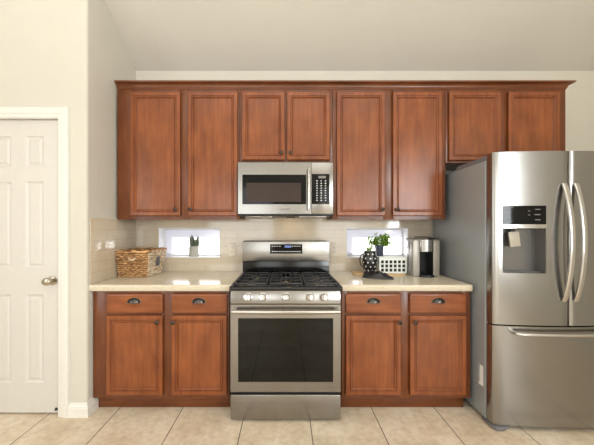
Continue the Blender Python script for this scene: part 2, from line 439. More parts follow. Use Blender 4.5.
cols = [(mid + 0.052, X(43.5, dy)), (2 * mid - X(43.5, dy), mid - 0.052)]
rows = [(Z(166.5, dy), Z(136, dy)), (Z(268, dy), Z(181.7, dy)), (Z(382.7, dy), Z(294.5, dy))]
holes = [(c[0], c[1], r_[0], r_[1]) for c in cols for r_ in rows]
m = MB(); panel_face(m, DX0 + 0.003, DX1 - 0.003, 0.012, DZ - 0.004, dy, holes, [(0, 0), (0.008, 0.007), (0.014, 0.009), (0.02, 0.009), (0.032, 0.003), (0.036, 0.003)], 'door_paint', 0.035)
m.build('door_leaf', dr, angle=20, weld=True)
kx, kz = X(48, dy - 0.04), Z(281.5, dy - 0.04)
k = MB().lathe([(0.0, 0), (0.032, 0), (0.033, 0.003), (0.030, 0.007), (0.014, 0.010), (0.011, 0.018), (0.011, 0.028), (0.02, 0.034), (0.0275, 0.043), (0.0285, 0.052), (0.025, 0.061), (0.014, 0.066), (0.0, 0.067)], 'nickel', T(kx, dy, kz) @ FRONT @ Matrix.Diagonal((1.18, 0.95, 1, 1)), cap=False).build('door_knob', dr); k['label'] = 'satin nickel knob'
# jamb and casing
m = MB(); j0, j1 = DX0 - 0.001, DX1 + 0.001
m.box(j0 - 0.018, j0, DW - 0.001, DW + 0.129, 0.001, DZ + 0.017, 'white_trim').box(j1, j1 + 0.018, DW - 0.001, DW + 0.129, 0.001, DZ + 0.017, 'white_trim').box(j0, j1, DW - 0.001, DW + 0.129, DZ, DZ + 0.017, 'white_trim')
m.box(j0, j1, dy + 0.04, dy + 0.055, 0.001, DZ, 'white_trim')
prof = [(0, 0.0), (0, 0.010), (0.010, 0.013), (0.022, 0.013), (0.030, 0.019), (0.066, 0.021), (0.072, 0.017), (0.076, 0.0)]
b = bmesh.new(); secs = []
for (cx, cz, sx, sz) in ((j1 + 0.004, 0.001, 1, 0), (j1 + 0.004, DZ + 0.004, 1, 1), (j0 - 0.004, DZ + 0.004, -1, 1), (j0 - 0.004, 0.001, -1, 0)):
    secs.append([b.verts.new((cx + sx * u, DW - t_ - 0.0005, cz + sz * u)) for u, t_ in prof])
for a, c in zip(secs, secs[1:]):
    for q in range(len(prof) - 1): b.faces.new((a[q], a[q + 1], c[q + 1], c[q]))
    b.faces.new((a[-1], a[0], c[0], c[-1]))
b.faces.new(secs[0]); b.faces.new(secs[-1]); m.merge(b, 'white_trim')
struct(m.build('trim_3', angle=20), 'white moulded casing around the panelled door', 'door casing')
st = MB().lathe([(0, 0), (0.011, 0), (0.011, 0.003), (0.008, 0.006), (0.008, 0.009), (0, 0.010)], 'iron', T(X(56.5, dy), dy, Z(409, dy)) @ FRONT, 12, False).build('door_bumper', dr); st['label'] = 'small dark bumper at the lower corner'

# ------------------------------------------------------------------ kitchen cabinets
def cab_door(x0, x1, z0, z1, y, parent, name='door'):
    """recessed flat panel door with a stepped, glazed moulding; front face at y"""
    m = MB(); t = 0.020
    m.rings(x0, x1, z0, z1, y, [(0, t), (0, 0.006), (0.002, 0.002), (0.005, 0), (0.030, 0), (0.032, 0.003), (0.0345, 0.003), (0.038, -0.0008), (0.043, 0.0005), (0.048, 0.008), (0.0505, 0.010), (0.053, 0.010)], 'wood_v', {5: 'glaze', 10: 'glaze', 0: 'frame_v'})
    m.rings(x0, x1, z0, z1, y + t, [(0, 0), (0.01, 0)], 'wood_v')
    o = m.build(name, parent, angle=28); return o
def cab_drawer(x0, x1, z0, z1, y, parent):
    m = MB(); t = 0.020
    m.rings(x0, x1, z0, z1, y, [(0, t), (0, 0.006), (0.002, 0.003), (0.005, 0.0015), (0.010, 0), (0.012, 0)], 'wood_h', {})
    m.rings(x0, x1, z0, z1, y + t, [(0, 0), (0.01, 0)], 'wood_h')
    return m.build('drawer', parent, angle=28)
def knob(x, y, z, parent):
    # parent is a mesh child; place in world units through the grandparent's origin
    m = MB().lathe([(0, 0), (0.008, 0), (0.008, 0.002), (0.0055, 0.004), (0.0055, 0.012), (0.012, 0.016), (0.0155, 0.020), (0.0155, 0.024), (0.011, 0.028), (0, 0.029)], 'bronze_dark', T(x, y, z) @ FRONT, 16, False)
    return child(m, 'knob', parent)
def child(m, name, parent, **kw):
    """a sub-part of a part whose mesh is already in world coordinates"""
    o = m.build(name, None, **kw); o.parent = parent
    p = parent.parent
    o.matrix_parent_inverse = Matrix.Identity(4)
    return o
def cup_pull(x, y, z, parent):
    a, h, d = 0.044, 0.031, 0.026
    def fn(u, v):
        th = PI * u; ph = PI / 2 * v
        return (x + a * math.cos(th), y - 0.002 - d * math.sin(th) * math.sin(ph) ** 0.9, z - 0.008 + h * math.sin(th) * math.cos(ph) ** 0.9)
    m = MB().surf(fn, 18, 8, 'bronze', 0.002)
    m.tube([(x + (a + 0.002) * math.cos(PI * k / 16), y - 0.0015, z - 0.008 + (h + 0.002) * math.sin(PI * k / 16)) for k in range(17)], 0.0028, 'bronze', 6)
    for s in (-1, 1):
        m.lathe([(0, 0), (0.006, 0), (0.006, 0.003), (0, 0.004)], 'bronze', T(x + s * (a + 0.003), y, z - 0.008) @ FRONT, 10, False)
    o = child(m, 'handle', parent); o['label'] = 'aged bronze cup pull'; return o

BF = -0.61; BD = -0.632      # base cabinet face and door front
CT = 0.926                    # counter top height
def base_cabinet(x0, x1, drawers, doors, knobs, label, toe_x1):
    c = empty('base_cabinet', ((x0 + x1) / 2, -0.3, 0), label, 'cabinet', 'base cabinets under the counters')
    m = MB(); zb = 0.095; zt = 0.8795
    # face frame (stiles and rails) and the box behind it
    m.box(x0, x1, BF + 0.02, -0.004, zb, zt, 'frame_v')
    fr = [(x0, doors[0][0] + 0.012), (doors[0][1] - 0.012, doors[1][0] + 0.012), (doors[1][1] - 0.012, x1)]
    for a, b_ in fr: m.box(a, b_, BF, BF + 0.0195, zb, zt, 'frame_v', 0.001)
    zd0, zd1 = Z(395.6, BD), Z(315.6, BD); zw0, zw1 = Z(313.3, BD), Z(294.2, BD)
    for (a, b_) in ((fr[0][1], fr[1][0]), (fr[1][1], fr[2][0])):
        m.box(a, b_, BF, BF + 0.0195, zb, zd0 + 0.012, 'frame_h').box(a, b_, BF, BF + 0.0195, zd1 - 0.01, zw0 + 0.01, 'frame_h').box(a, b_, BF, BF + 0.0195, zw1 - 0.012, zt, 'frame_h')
    m.build('cabinet_body', c)
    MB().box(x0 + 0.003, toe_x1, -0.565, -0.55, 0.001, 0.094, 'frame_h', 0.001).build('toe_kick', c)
    for (a, b_), kx_ in zip(doors, knobs):
        d = cab_door(a, b_, zd0, zd1, BD, c); knob_at(kx_, BD, Z(321.8, BD), d, c)
    for (a, b_) in drawers:
        d = cab_drawer(a, b_, zw0, zw1, BD, c); pull_at((a + b_) / 2, BD, Z(301.4, BD), d, c)
    return c
def sub(o, part, root):
    """keeps a world-coordinate mesh in place when it hangs two levels down"""
    o.parent = part; o.matrix_parent_inverse = Matrix.Translation(root.location).inverted() @ Matrix.Identity(4)
    # part has world matrix = identity (its inverse cancels the root), so the sub-part needs none
    o.matrix_parent_inverse = Matrix.Identity(4); return o
def knob_at(x, y, z, part, root): return sub(knob(x, y, z, part), part, root)
def pull_at(x, y, z, part, root): return sub(cup_pull(x, y, z, part), part, root)
bx = lambda p: X(p, BD)
base_cabinet(X(93.3, BF), X(229.3, BF), [(bx(106), bx(162.4)), (bx(170.8), bx(227))], [(bx(106), bx(162.4)), (bx(170.8), bx(227))], [bx(158), bx(174)],
             'cherry wood base cabinet left of the gas range, two drawers over two doors', X(229, BF))
base_cabinet(X(341.5, BF), X(470.2, BF), [(bx(345.6), bx(401.3)), (bx(410.2), bx(466.6))], [(bx(345.6), bx(401.3)), (bx(410.2), bx(466.6))], [bx(398.8), bx(414.5)],
             'cherry wood base cabinet between the gas range and the refrigerator', X(467, BF))

# countertops
for x0, x1, lab in ((WX + 0.001, -0.3945, 'speckled beige countertop left of the range, under the wicker basket'), (0.3935, 1.337, 'speckled beige countertop right of the range, under the coffee maker')):
    m = MB()
    zb, zt = 0.88, CT; yf = -0.645
    prof = [(-0.001, zb), (yf + 0.004, zb), (yf, zb + 0.004)] + [(yf + 0.010 - 0.010 * math.cos(a), zt - 0.010 + 0.010 * math.sin(a)) for a in [PI / 2 * k / 6 for k in range(7)]] + [(-0.001, zt)]
    m.extrude(prof, 'x', x0, x1, 'counter'); tag(m.build('countertop', angle=50), lab, 'countertop')

# upper cabinets
UF, UD = -0.33, -0.352
UZ0, UZ1 = 1.404, 2.487
def upper_cabinet(x0, x1, z0, doors, dz, knobs, kz_, label):
    c = empty('wall_cabinet', ((x0 + x1) / 2, -0.16, z0), label, 'cabinet', 'cherry wall cabinets')
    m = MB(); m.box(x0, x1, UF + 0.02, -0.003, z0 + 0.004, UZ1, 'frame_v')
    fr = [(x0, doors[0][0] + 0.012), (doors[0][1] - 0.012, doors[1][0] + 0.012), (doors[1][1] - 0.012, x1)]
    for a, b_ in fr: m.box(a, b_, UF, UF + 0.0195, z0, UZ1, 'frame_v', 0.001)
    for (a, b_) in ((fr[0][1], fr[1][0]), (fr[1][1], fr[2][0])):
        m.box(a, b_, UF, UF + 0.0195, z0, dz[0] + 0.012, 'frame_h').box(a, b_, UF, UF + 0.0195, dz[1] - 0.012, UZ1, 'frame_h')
    m.build('cabinet_body', c)
    for (a, b_), kx_ in zip(doors, knobs):
        d = cab_door(a, b_, dz[0], dz[1], UD, c); knob_at(kx_, UD, kz_, d, c)
ux = lambda p: X(p, UD)
DT = Z(91.6, UD); DB = Z(215.8, UD)
upper_cabinet(X(117.3, UF), X(239.6, UF), UZ0, [(ux(129.8), ux(180)), (ux(187.6), ux(237.6))], (DB, DT), [ux(176.3), ux(190.8)], Z(209.5, UD), 'tall cherry wood wall cabinet at the far left, above the wicker basket')
upper_cabinet(X(239.9, UF), X(332.4, UF), Z(162.2, UF) + 0.002, [(ux(241.8), ux(284.9)), (ux(286.8), ux(329.9))], (Z(159.8, UD), DT), [ux(281.3), ux(290.4)], Z(153, UD), 'short cherry wood wall cabinet above the microwave')
upper_cabinet(X(332.7, UF), X(445.2, UF), UZ0, [(ux(336.8), ux(385.2)), (ux(393), ux(442.6))], (DB, DT), [ux(381.8), ux(396.8)], Z(209.5, UD), 'tall cherry wood wall cabinet between the microwave and the refrigerator')
upper_cabinet(X(445.5, UF), X(565.5, UF), Z(163, UF), [(ux(449.4), ux(501.3)), (ux(508.9), ux(560.6))], (Z(160.2, UD), DT), [ux(497.5), ux(512.5)], Z(153.5, UD), 'short cherry wood wall cabinet above the stainless refrigerator')

# crown moulding: profile (out, z), swept along the front and returned on the right end
m = MB(); b = bmesh.new(); z0 = Z(89.4, UF); z1 = Z(80.3, UF - 0.045)
cp = [(-0.0, z0), (0.004, z0), (0.004, z0 + 0.006), (0.009, z0 + 0.012)]
cp += [(0.009 + 0.028 * (1 - math.cos(PI / 2 * k / 6)), z0 + 0.012 + (z1 - z0 - 0.024) * math.sin(PI / 2 * k / 6)) for k in range(1, 7)]
cp += [(0.042, z1 - 0.012), (0.045, z1 - 0.006), (0.045, z1), (-0.0, z1)]
xl, xr = X(117.3, UF), X(565.5, UF)
secs = [[b.verts.new((xl, UF - 0.0005 - d, z)) for d, z in cp], [b.verts.new((xr + 0.0005 + d, UF - 0.0005 - d, z)) for d, z in cp], [b.verts.new((xr + 0.0005 + d, -0.003, z)) for d, z in cp]]
for a, c in zip(secs, secs[1:]):
    for q in range(len(cp)): b.faces.new((a[q], a[(q + 1) % len(cp)], c[(q + 1) % len(cp)], c[q]))
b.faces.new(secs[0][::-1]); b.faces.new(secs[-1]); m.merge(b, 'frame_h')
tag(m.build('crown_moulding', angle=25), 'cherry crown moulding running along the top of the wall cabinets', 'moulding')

# ------------------------------------------------------------------ outlets
for px_, lab in ((232, 'double electrical outlet left of the range on the tiles'), (334, 'electrical outlet right of the range beside the window')):
    x = X(px_, 0); z = Z(249.5, 0)
    o = empty('wall_outlet', (x, 0, z), lab, 'outlet', 'outlets in the backsplash')
    MB().box(x - 0.036, x + 0.036, -0.006, -0.0003, z - 0.058, z + 0.058, 'outlet', 0.0025).build('cover_plate', o)
    for s in (-1, 1):
        m = MB().box(x - 0.017, x + 0.017, -0.0085, -0.005, z + s * 0.021 - 0.0145, z + s * 0.021 + 0.0145, 'outlet', 0.003)
        for q in (-1, 1): m.box(x + q * 0.006 - 0.0012, x + q * 0.006 + 0.0012, -0.009, -0.0075, z + s * 0.021 - 0.003, z + s * 0.021 + 0.006, 'dark_slot')
        m.build('socket', o)

# ------------------------------------------------------------------ microwave over the range
def microwave():
    yf = -0.405
    x0, x1, z0, z1 = X(238, yf), X(333.2, yf), Z(213.8, yf), Z(162.4, yf)
    mx, mz = lambda p: X(p, yf), lambda p: Z(p, yf)
    c = empty('microwave', ((x0 + x1) / 2, -0.2, z0), 'stainless over-the-range microwave mounted under the short cabinet', 'microwave')
    m = MB().box(x0 + 0.004, x1 - 0.004, yf + 0.03, -0.003, z0 - 0.016, z1 - 0.002, 'black_plastic', 0.003)
    # filters and lamp lens on the underside
    m.box(x0 + 0.05, x0 + 0.27, yf + 0.06, -0.08, z0 - 0.024, z0 - 0.0155, 'steel', 0.001).box(x1 - 0.27, x1 - 0.05, yf + 0.06, -0.08, z0 - 0.024, z0 - 0.0155, 'steel', 0.001)
    m.box(x0 + 0.004, x1 - 0.004, yf + 0.012, yf + 0.032, z0 - 0.010, z0 + 0.002, 'black_plastic', 0.002)
    m.build('housing', c)
    xs = mx(311.5)
    wx0, wx1, wz0, wz1 = mx(242.3), mx(306.2), mz(204.3), mz(174.6)
    m = MB(); panel_face(m, x0, xs - 0.001, z0, z1, yf, [(wx0, wx1, wz0, wz1)], [(0, 0), (0.0008, 0.001), (0.001, 0.001)], 'steel', 0.03)
    d = m.build('door', c, angle=25)
    m = MB().box(wx0 + 0.001, wx1 - 0.001, yf - 0.0006, yf + 0.0004, wz0 + 0.001, wz1 - 0.001, 'black_glass'); sub(m.build('window_glass', None), d, c)
    m = MB().box(mx(246.3), mx(301), yf - 0.0012, yf - 0.0006, mz(202), mz(182.8), 'mw_mesh'); sub(m.build('window_screen', None), d, c)
    hx = mx(308.4) ; hy = yf - 0.035
    m = MB().tube([(hx, hy, z) for z in (mz(209.5), mz(200), mz(180), mz(169.5))], 0.011, 'chrome', 14)
    for z in (mz(208), mz(171)): m.tube([(hx, hy, z), (hx, yf, z)], 0.008, 'chrome', 10)
    sub(m.build('handle', None), d, c)
    m = MB().box(xs + 0.001, x1, yf, yf + 0.03, z0, z1, 'steel', 0.003)
    p = m.build('control_panel', c, angle=25)
    q0, q1, r0, r1 = mx(311.6), mx(329.4), mz(204.2), mz(174)
    m = MB().box(q0, q1, yf - 0.0008, yf, r0, r1, 'black_glass')
    w = (q1 - q0)
    for j in range(9):
        for i in range(3):
            xx = q0 + w * (0.3 + 0.24 * i); zz = r1 - 0.055 - j * 0.0195
            ww = (0.013, 0.009, 0.011)[(i + j) % 3]
            m.box(xx - ww / 2, xx + ww / 2, yf - 0.0013, yf - 0.0009, zz - 0.0026, zz + 0.0026, 'white_print')
    sub(m.build('keypad', None), p, c)
    m = MB().box(q0 + w * 0.38, q0 + w * 0.8, yf - 0.0013, yf - 0.0009, r1 - 0.035, r1 - 0.015, 'grey_print'); sub(m.build('clock_display', None), p, c)
    t = text('SAMSUNG', 0.017, mx(284.5), yf - 0.0006, mz(209.3), 'dark_mark', c, 'nameplate'); t['label'] = 'small dark lettering under the door window'
    # cooktop lamp (switched on) in the underside
    m = MB().box(0.02, 0.06, -0.15, -0.10, z0 - 0.0195, z0 - 0.0155, 'lamp_glow', 0.001).box(0.005, 0.075, -0.164, -0.156, z0 - 0.026, z0 - 0.0155, 'black_plastic', 0.001); lamp = m.build('cooktop_lamp', c)
    l = bpy.data.lights.new('cooktop_lamp_light', 'AREA'); l.size = 0.06; l.energy = 0.06; l.color = (1, 0.72, 0.42)
    lo = bpy.data.objects.new('cooktop_lamp_light', l); COL.objects.link(lo); lo.location = (0.04, -0.125, z0 - 0.021)
MAT['mw_mesh'] = plain('microwave_screen', (62, 50, 44), 0.3, spec=0.2)
MAT['dark_mark'] = plain('dark_mark', (96, 78, 66), 0.5)
microwave()

# ------------------------------------------------------------------ gas range
def gas_range():
    c = empty('gas_range', (0, -0.4, 0), 'freestanding stainless gas range with five knobs between the base cabinets', 'range')
    yd = -0.734
    x0, x1 = X(230.4, yd), X(340.7, yd)
    rx, rz = lambda p: X(p, yd), lambda p: Z(p, yd)
    m = MB().box(x0 + 0.004, x1 - 0.004, yd + 0.03, -0.02, 0.05, 0.875, 'gasket', 0.002)
    for sx in (x0 + 0.04, x1 - 0.04):
        for yy in (-0.62, -0.1): m.lathe([(0.018, 0.001), (0.018, 0.01), (0.01, 0.012), (0.01, 0.06)], 'black_plastic', T(sx, yy, 0), 12)
    m.build('range_body', c)
    # storage drawer
    m = MB().box(x0, x1, yd, yd + 0.03, rz(419.2), rz(395.0), 'steel', 0.004, 3); m.build('storage_drawer', c)
    # oven door: steel frame with glass
    dz0, dz1 = rz(392.0), rz(304.6)
    wx0, wx1, wz0, wz1 = rx(238.1), rx(333.2), rz(382.2), rz(318.2)
    m = MB(); panel_face(m, x0, x1, dz0, dz1, yd, [(wx0, wx1, wz0, wz1)], [(0, 0), (0.002, 0.003), (0.003, 0.003)], 'steel', 0.03)
    d = m.build('oven_door', c, angle=25, weld=True)
    sub(MB().box(wx0 + 0.002, wx1 - 0.002, yd + 0.001, yd + 0.0029, wz0 + 0.002, wz1 - 0.002, 'oven_glass').build('window_glass', None), d, c)
    # handle: wide bar gently bowed outwards on two end posts
    hz = rz(310); ex = x1 - 0.012
    pts = [(-ex + 2 * ex * k / 24, yd - 0.045 - 0.010 * math.sin(PI * k / 24), hz) for k in range(25)]
    m = MB().tube(pts, 0.0135, 'chrome', 14, flat=1.0)
    for s in (-1, 1): m.box(s * (ex - 0.015) - 0.014, s * (ex - 0.015) + 0.014, yd - 0.045, yd, hz - 0.011, hz + 0.011, 'chrome', 0.004)
    sub(m.build('handle', None), d, c)
    # control panel (leans back) with five knobs
    pz0, pz1 = rz(303.6), rz(291.2); yb, yt = yd - 0.004, yd + 0.012
    m = MB().extrude([(yb, pz0), (yt, pz1), (-0.62, pz1), (-0.62, pz0)], 'x', x0, x1, 'steel', 0.002); p = m.build('control_panel', c)
    tilt = math.atan2(yt - yb, pz1 - pz0)
    for px_ in (247.5, 262.4, 286.2, 310.2, 324.3):
        kx_ = X(px_, yd - 0.02); kz_ = (pz0 + pz1) / 2; ky = (yb + yt) / 2
        Mx = T(kx_, ky, kz_) @ Matrix.Rotation(-tilt, 4, 'X') @ FRONT
        m = MB().lathe([(0, 0), (0.031, 0), (0.031, 0.004), (0.026, 0.006), (0.0245, 0.010), (0.0235, 0.026), (0.021, 0.029), (0, 0.030)], 'chrome', Mx, 28, False)
        m.box(-0.0055, 0.0055, -0.021, 0.021, 0.028, 0.036, 'chrome', 0.002, M=Mx)
        sub(m.build('knob', None), p, c)
    # cooktop: black bullnose pan
    ct = -0.722; zt = 0.927
    m = MB(); zb = 0.892
    prof = [(-0.03, zb), (ct + 0.004, zb), (ct, zb + 0.005), (ct, zt - 0.012), (ct + 0.006, zt - 0.003), (ct + 0.014, zt), (ct + 0.05, zt), (ct + 0.06, zt - 0.010), (-0.16, zt - 0.010), (-0.15, zt), (-0.03, zt)]
    m.extrude(prof, 'x', -0.391, 0.391, 'black_enamel', 0.0)
    m.box(-0.391, -0.362, ct + 0.05, -0.15, zt - 0.012, zt, 'black_enamel', 0.003).box(0.362, 0.391, ct + 0.05, -0.15, zt - 0.012, zt, 'black_enamel', 0.003)
    m.build('cooktop', c, angle=30)
    # burners
    for bxp, byp, rr in ((-0.25, -0.56, 0.045), (0.25, -0.56, 0.05), (-0.25, -0.28, 0.038), (0.25, -0.28, 0.036), (0.0, -0.42, 0.045)):
        z = zt - 0.010
        sy = 1.9 if bxp == 0 else 1
        m = MB().lathe([(0, 0), (rr * 1.25, 0), (rr * 1.25, 0.003), (rr, 0.006), (rr * 0.98, 0.012), (0, 0.012)], 'nickel', T(bxp, byp, z) @ Matrix.Diagonal((1, sy, 1, 1)), 24, False)
        m.lathe([(0, 0.012), (rr * 0.85, 0.012), (rr * 0.9, 0.016), (rr * 0.8, 0.021), (0, 0.022)], 'iron', T(bxp, byp, z) @ Matrix.Diagonal((1, sy, 1, 1)), 24, False)
        m.build('burner', c)
    # three cast iron grates
    gz = zt + 0.022; y0, y1 = -0.685, -0.185
    for gx0, gx1, kind in ((-0.372, -0.129, 's'), (-0.122, 0.122, 'm'), (0.129, 0.372, 's')):
        m = MB(); hw = 0.007
        bar = lambda a, b_, cc, d_, top=gz: m.box(a, b_, cc, d_, top - 0.013, top, 'iron', 0.003)
        bar(gx0, gx0 + 0.013, y0, y1); bar(gx1 - 0.013, gx1, y0, y1); bar(gx0, gx1, y0, y0 + 0.013); bar(gx0, gx1, y1 - 0.013, y1)
        ym = (y0 + y1) / 2; xm = (gx0 + gx1) / 2
        bar(gx0, gx1, ym - hw, ym + hw)
        for yc in ((y0 + ym) / 2, (ym + y1) / 2):
            bar(gx0, xm - 0.028, yc - 0.005, yc + 0.005); bar(xm + 0.028, gx1, yc - 0.005, yc + 0.005)
            bar(xm - 0.005, xm + 0.005, yc + 0.028, yc + (ym - y0) / 2); bar(xm - 0.005, xm + 0.005, yc - (ym - y0) / 2, yc - 0.028)
            if kind == 'm':
                for q in (-0.055, 0.055): bar(xm + q - 0.004, xm + q + 0.004, y0, y1)
        for fx in (gx0 + 0.008, gx1 - 0.008):
            for fy in (y0 + 0.008, ym, y1 - 0.008): m.box(fx - 0.006, fx + 0.006, fy - 0.006, fy + 0.006, zt - 0.0105, gz - 0.010, 'iron')
        m.build('grate', c, angle=30)
    # backguard
    yg = -0.165; gx = 0.383
    bz0, bz1 = Z(261, yg), Z(241.4, yg)
    m = MB().box(-gx, gx, yg + 0.004, -0.04, zt - 0.005, bz0, 'black_enamel', 0.002); m.build('backguard_riser', c)
    m = MB().box(-gx, gx, yg - 0.006, -0.035, bz0, bz1, 'steel', 0.004, 3).box(-gx + 0.004, gx - 0.004, yg + 0.01, -0.04, bz1 - 0.002, bz1 + 0.004, 'black_enamel', 0.001)
    g = m.build('backguard', c)
    yp = yg - 0.007
    a0, a1, c0, c1 = X(270, yp), X(302.3, yp), Z(253.6, yp), Z(244.2, yp)
    m = MB().box(a0, a1, yp - 0.0005, yp + 0.002, c0, c1, 'black_glass')
    for i in range(12):
        for z, hgt in ((c0 + 0.018, 0.008), (c1 - 0.018, 0.006)):
            if z > c0 + 0.04 and 4 <= i <= 7: continue
            xx = a0 + 0.022 + i * (a1 - a0 - 0.044) / 11
            m.box(xx - 0.005, xx + 0.005, yp - 0.0011, yp - 0.0006, z - hgt / 2, z + hgt / 2, 'white_print')
    sub(m.build('control_display', None), g, c)
    sub(MB().box(-0.012, 0.045, yp - 0.0011, yp - 0.0006, c1 - 0.03, c1 - 0.012, 'display').build('clock_digits', None), g, c)
MAT['oven_glass'] = plain('oven_glass', (7, 8, 4), 0.04, spec=0.38)
gas_range()

# ------------------------------------------------------------------ refrigerator
def fridge():
    x0 = 1.366; x1 = 2.316; xm = (x0 + x1) / 2
    c = empty('refrigerator', (xm, -0.4, 0), 'stainless french door refrigerator with grey sides, right of the cabinets', 'refrigerator')
    yb0 = -0.735
    m = MB().box(x0, x1, yb0, -0.05, 0.03, 1.795, 'fridge_side', 0.006, 3).build('fridge_body', c)
    m['label'] = 'smooth grey painted body'
    # hinge covers
    for s, a, b_ in (('l', x0 + 0.006, x0 + 0.13), ('r', x1 - 0.13, x1 - 0.006)):
        m = MB().extrude([(-0.36, 1.796), (-0.40, 1.826), (-0.79, 1.828), (-0.79, 1.796)], 'x', a, b_, 'grey_plastic', 0.004); m.build('hinge_cover', c)
    # convex doors: front curve across the full width
    def yf(x): 
        t = (x - xm) / ((x1 - x0) / 2); return -0.838 + 0.038 * t * t
    def front(xa, xb, za, zb, name, holes=()):
        n = 14; back = yb0 - 0.012
        r = 0.009
        outl = [(xa + 0.0, back), (xa, yf(xa) + r)]
        xs_ = [xa + r * 0.4] + [xa + r + (xb - xa - 2 * r) * k / n for k in range(n + 1)] + [xb - r * 0.4]
        outl += [(x, yf(x) + (0.0035 if i in (0, n + 2) else 0)) for i, x in enumerate(xs_)] + [(xb, yf(xb) + r), (xb, back)]
        m = MB()
        if not holes:
            m.extrude(outl, 'z', za, zb, 'steel_v'); return m.build(name, c, angle=40)
        hx0, hx1, hz0, hz1 = holes
        # front skin with an opening, made as grid columns
        b = bmesh.new()
        cut = [p for p in outl if not (hx0 - 0.004 < p[0] < hx0 + 0.004 or hx1 - 0.004 < p[0] < hx1 + 0.004)]
        cut += [(hx0, yf(hx0)), (hx1, yf(hx1))]
        left = [p for p in cut if p[0] <= xa + 0.001]; right = [p for p in cut if p[0] >= xb - 0.001]; midp = sorted([p for p in cut if xa + 0.001 < p[0] < xb - 0.001])
        cut = [left[0], left[1]] + midp + [right[0], right[1]]
        zs_ = [za, hz0, hz1, zb]
        G = [[b.verts.new((p[0], p[1], z)) for z in zs_] for p in cut]; N = len(cut)
        for i in range(N):
            i2 = (i + 1) % N
            for j in range(3):
                xc = (cut[i][0] + cut[i2][0]) / 2
                if j == 1 and hx0 < xc < hx1 and i2 != 0: continue
                b.faces.new((G[i][j], G[i2][j], G[i2][j + 1], G[i][j + 1]))
        b.faces.new([g[0] for g in G]); b.faces.new([g[-1] for g in G][::-1])
        m.merge(b, 'steel_v'); return m.build(name, c, angle=40)
    zt = 1.836; zs = Z(324.6, -0.80); gap = 0.0035
    py = -0.815
    H = (X(503.2, py), X(543.6, py), Z(273, py), Z(205.8, py))
    dl = front(x0 + 0.003, xm - gap, zs + 0.004, zt, 'door', H)
    dr_ = front(xm + gap, x1 - 0.003, zs + 0.004, zt, 'door')
    df = front(x0 + 0.003, x1 - 0.003, 0.035, zs - 0.005, 'freezer_drawer')
    MB().box(x0 + 0.02, x1 - 0.02, yb0 - 0.0125, yb0 - 0.0005, 0.05, 1.78, 'gasket').build('door_gasket', c)
    # base grille with feet
    m = MB().box(x0 + 0.03, x1 - 0.03, -0.77, -0.70, 0.004, 0.030, 'gasket', 0.004)
    m.build('base_grille', c)
    for a, s in ((x0, 1), (x1, -1)):
        m = MB().extrude([(a, -0.70), (a, -0.79), (a + s * 0.015, -0.825), (a + s * 0.06, -0.825), (a + s * 0.13, -0.79), (a + s * 0.12, -0.70)][::s], 'z', 0.002, 0.026, 'grey_plastic', 0.004); m.build('foot_cover', c)
    # dispenser
    hx0, hx1, hz0, hz1 = H; zb = Z(224.3, py); zc = Z(228.2, py)
    dep = 0.012
    ya = yf(hx0) ; 
    m = MB()      # recessed cavity (open box)
    yo = yf((hx0 + hx1) / 2) + 0.004; yi = yb0 - 0.02
    m.box(hx0, hx0 + 0.003, yf(hx0) + 0.001, yi, hz0, zc, 'disp_wall').box(hx1 - 0.003, hx1, yf(hx1) + 0.001, yi, hz0, zc, 'disp_wall')
    m.box(hx0, hx1, yi, yi + 0.003, hz0, hz1, 'disp_wall').box(hx0, hx1, yf(hx0) + 0.001, yi, hz0, hz0 + 0.004, 'disp_wall').box(hx0, hx1, yf(hx0) + 0.001, yi, zc - 0.002, zc, 'disp_wall')
    m.box(hx0 + 0.01, hx1 - 0.01, yf(hx0) + 0.004, yi, hz0 + 0.004, hz0 + 0.007, 'grey_plastic')
    sub(m.build('dispenser_recess', None), dl, c)
    b = bmesh.new(); m = MB()
    def strip(za, zb2, off, mat, nn=6, xa=hx0 + 0.001, xb=hx1 - 0.001):
        poly = [(xa + (xb - xa) * k / nn, yf(xa + (xb - xa) * k / nn) - off) for k in range(nn + 1)] + [(xb, yf(xb) + 0.012), (xa, yf(xa) + 0.012)]
        mm = MB(); mm.extrude(poly, 'z', za, zb2, mat); return mm
    sub(strip(zc, zb - 0.001, 0.004, 'chrome').build('dispenser_bar', None), dl, c)
    m = strip(zb + 0.001, hz1 - 0.001, 0.0012, 'black_glass')
    for i, (u, w_, v, h_) in enumerate(((0.80, .13, .80, .045), (0.80, .16, .52, .045), (0.80, .13, .24, .045), (0.60, .05, .72, .04), (0.60, .05, .5, .04), (.12, .05, .78, .05), (.12, .05, .24, .05), (.2, .06, .9, .04))):
        xc = hx0 + u * (hx1 - hx0); zc_ = zb + v * (hz1 - zb); ww = w_ * (hx1 - hx0); hh = h_ * (hz1 - zb)
        m.box(xc - ww / 2, xc + ww / 2, yf(xc) - 0.0022, yf(xc) - 0.0005, zc_ - hh / 2, zc_ + hh / 2, 'grey_print')
    sub(m.build('dispenser_panel', None), dl, c)
    lx0, lx1 = X(508, -0.79), X(520.3, -0.79)
    m = MB().extrude([(lx0, Z(232, -.79)), (lx1 - 0.012, Z(231.5, -.79)), (lx1, Z(246, -.79)), (lx0 + 0.014, Z(247, -.79))], 'y', -0.795, -0.785, 'lever', 0.002)
    m.box((lx0 + lx1) / 2 - 0.02, (lx0 + lx1) / 2 + 0.006, -0.79, -0.76, Z(232, -.79) - 0.01, zc - 0.001, 'black_plastic', 0.002)
    sub(m.build('dispenser_lever', None), dl, c)
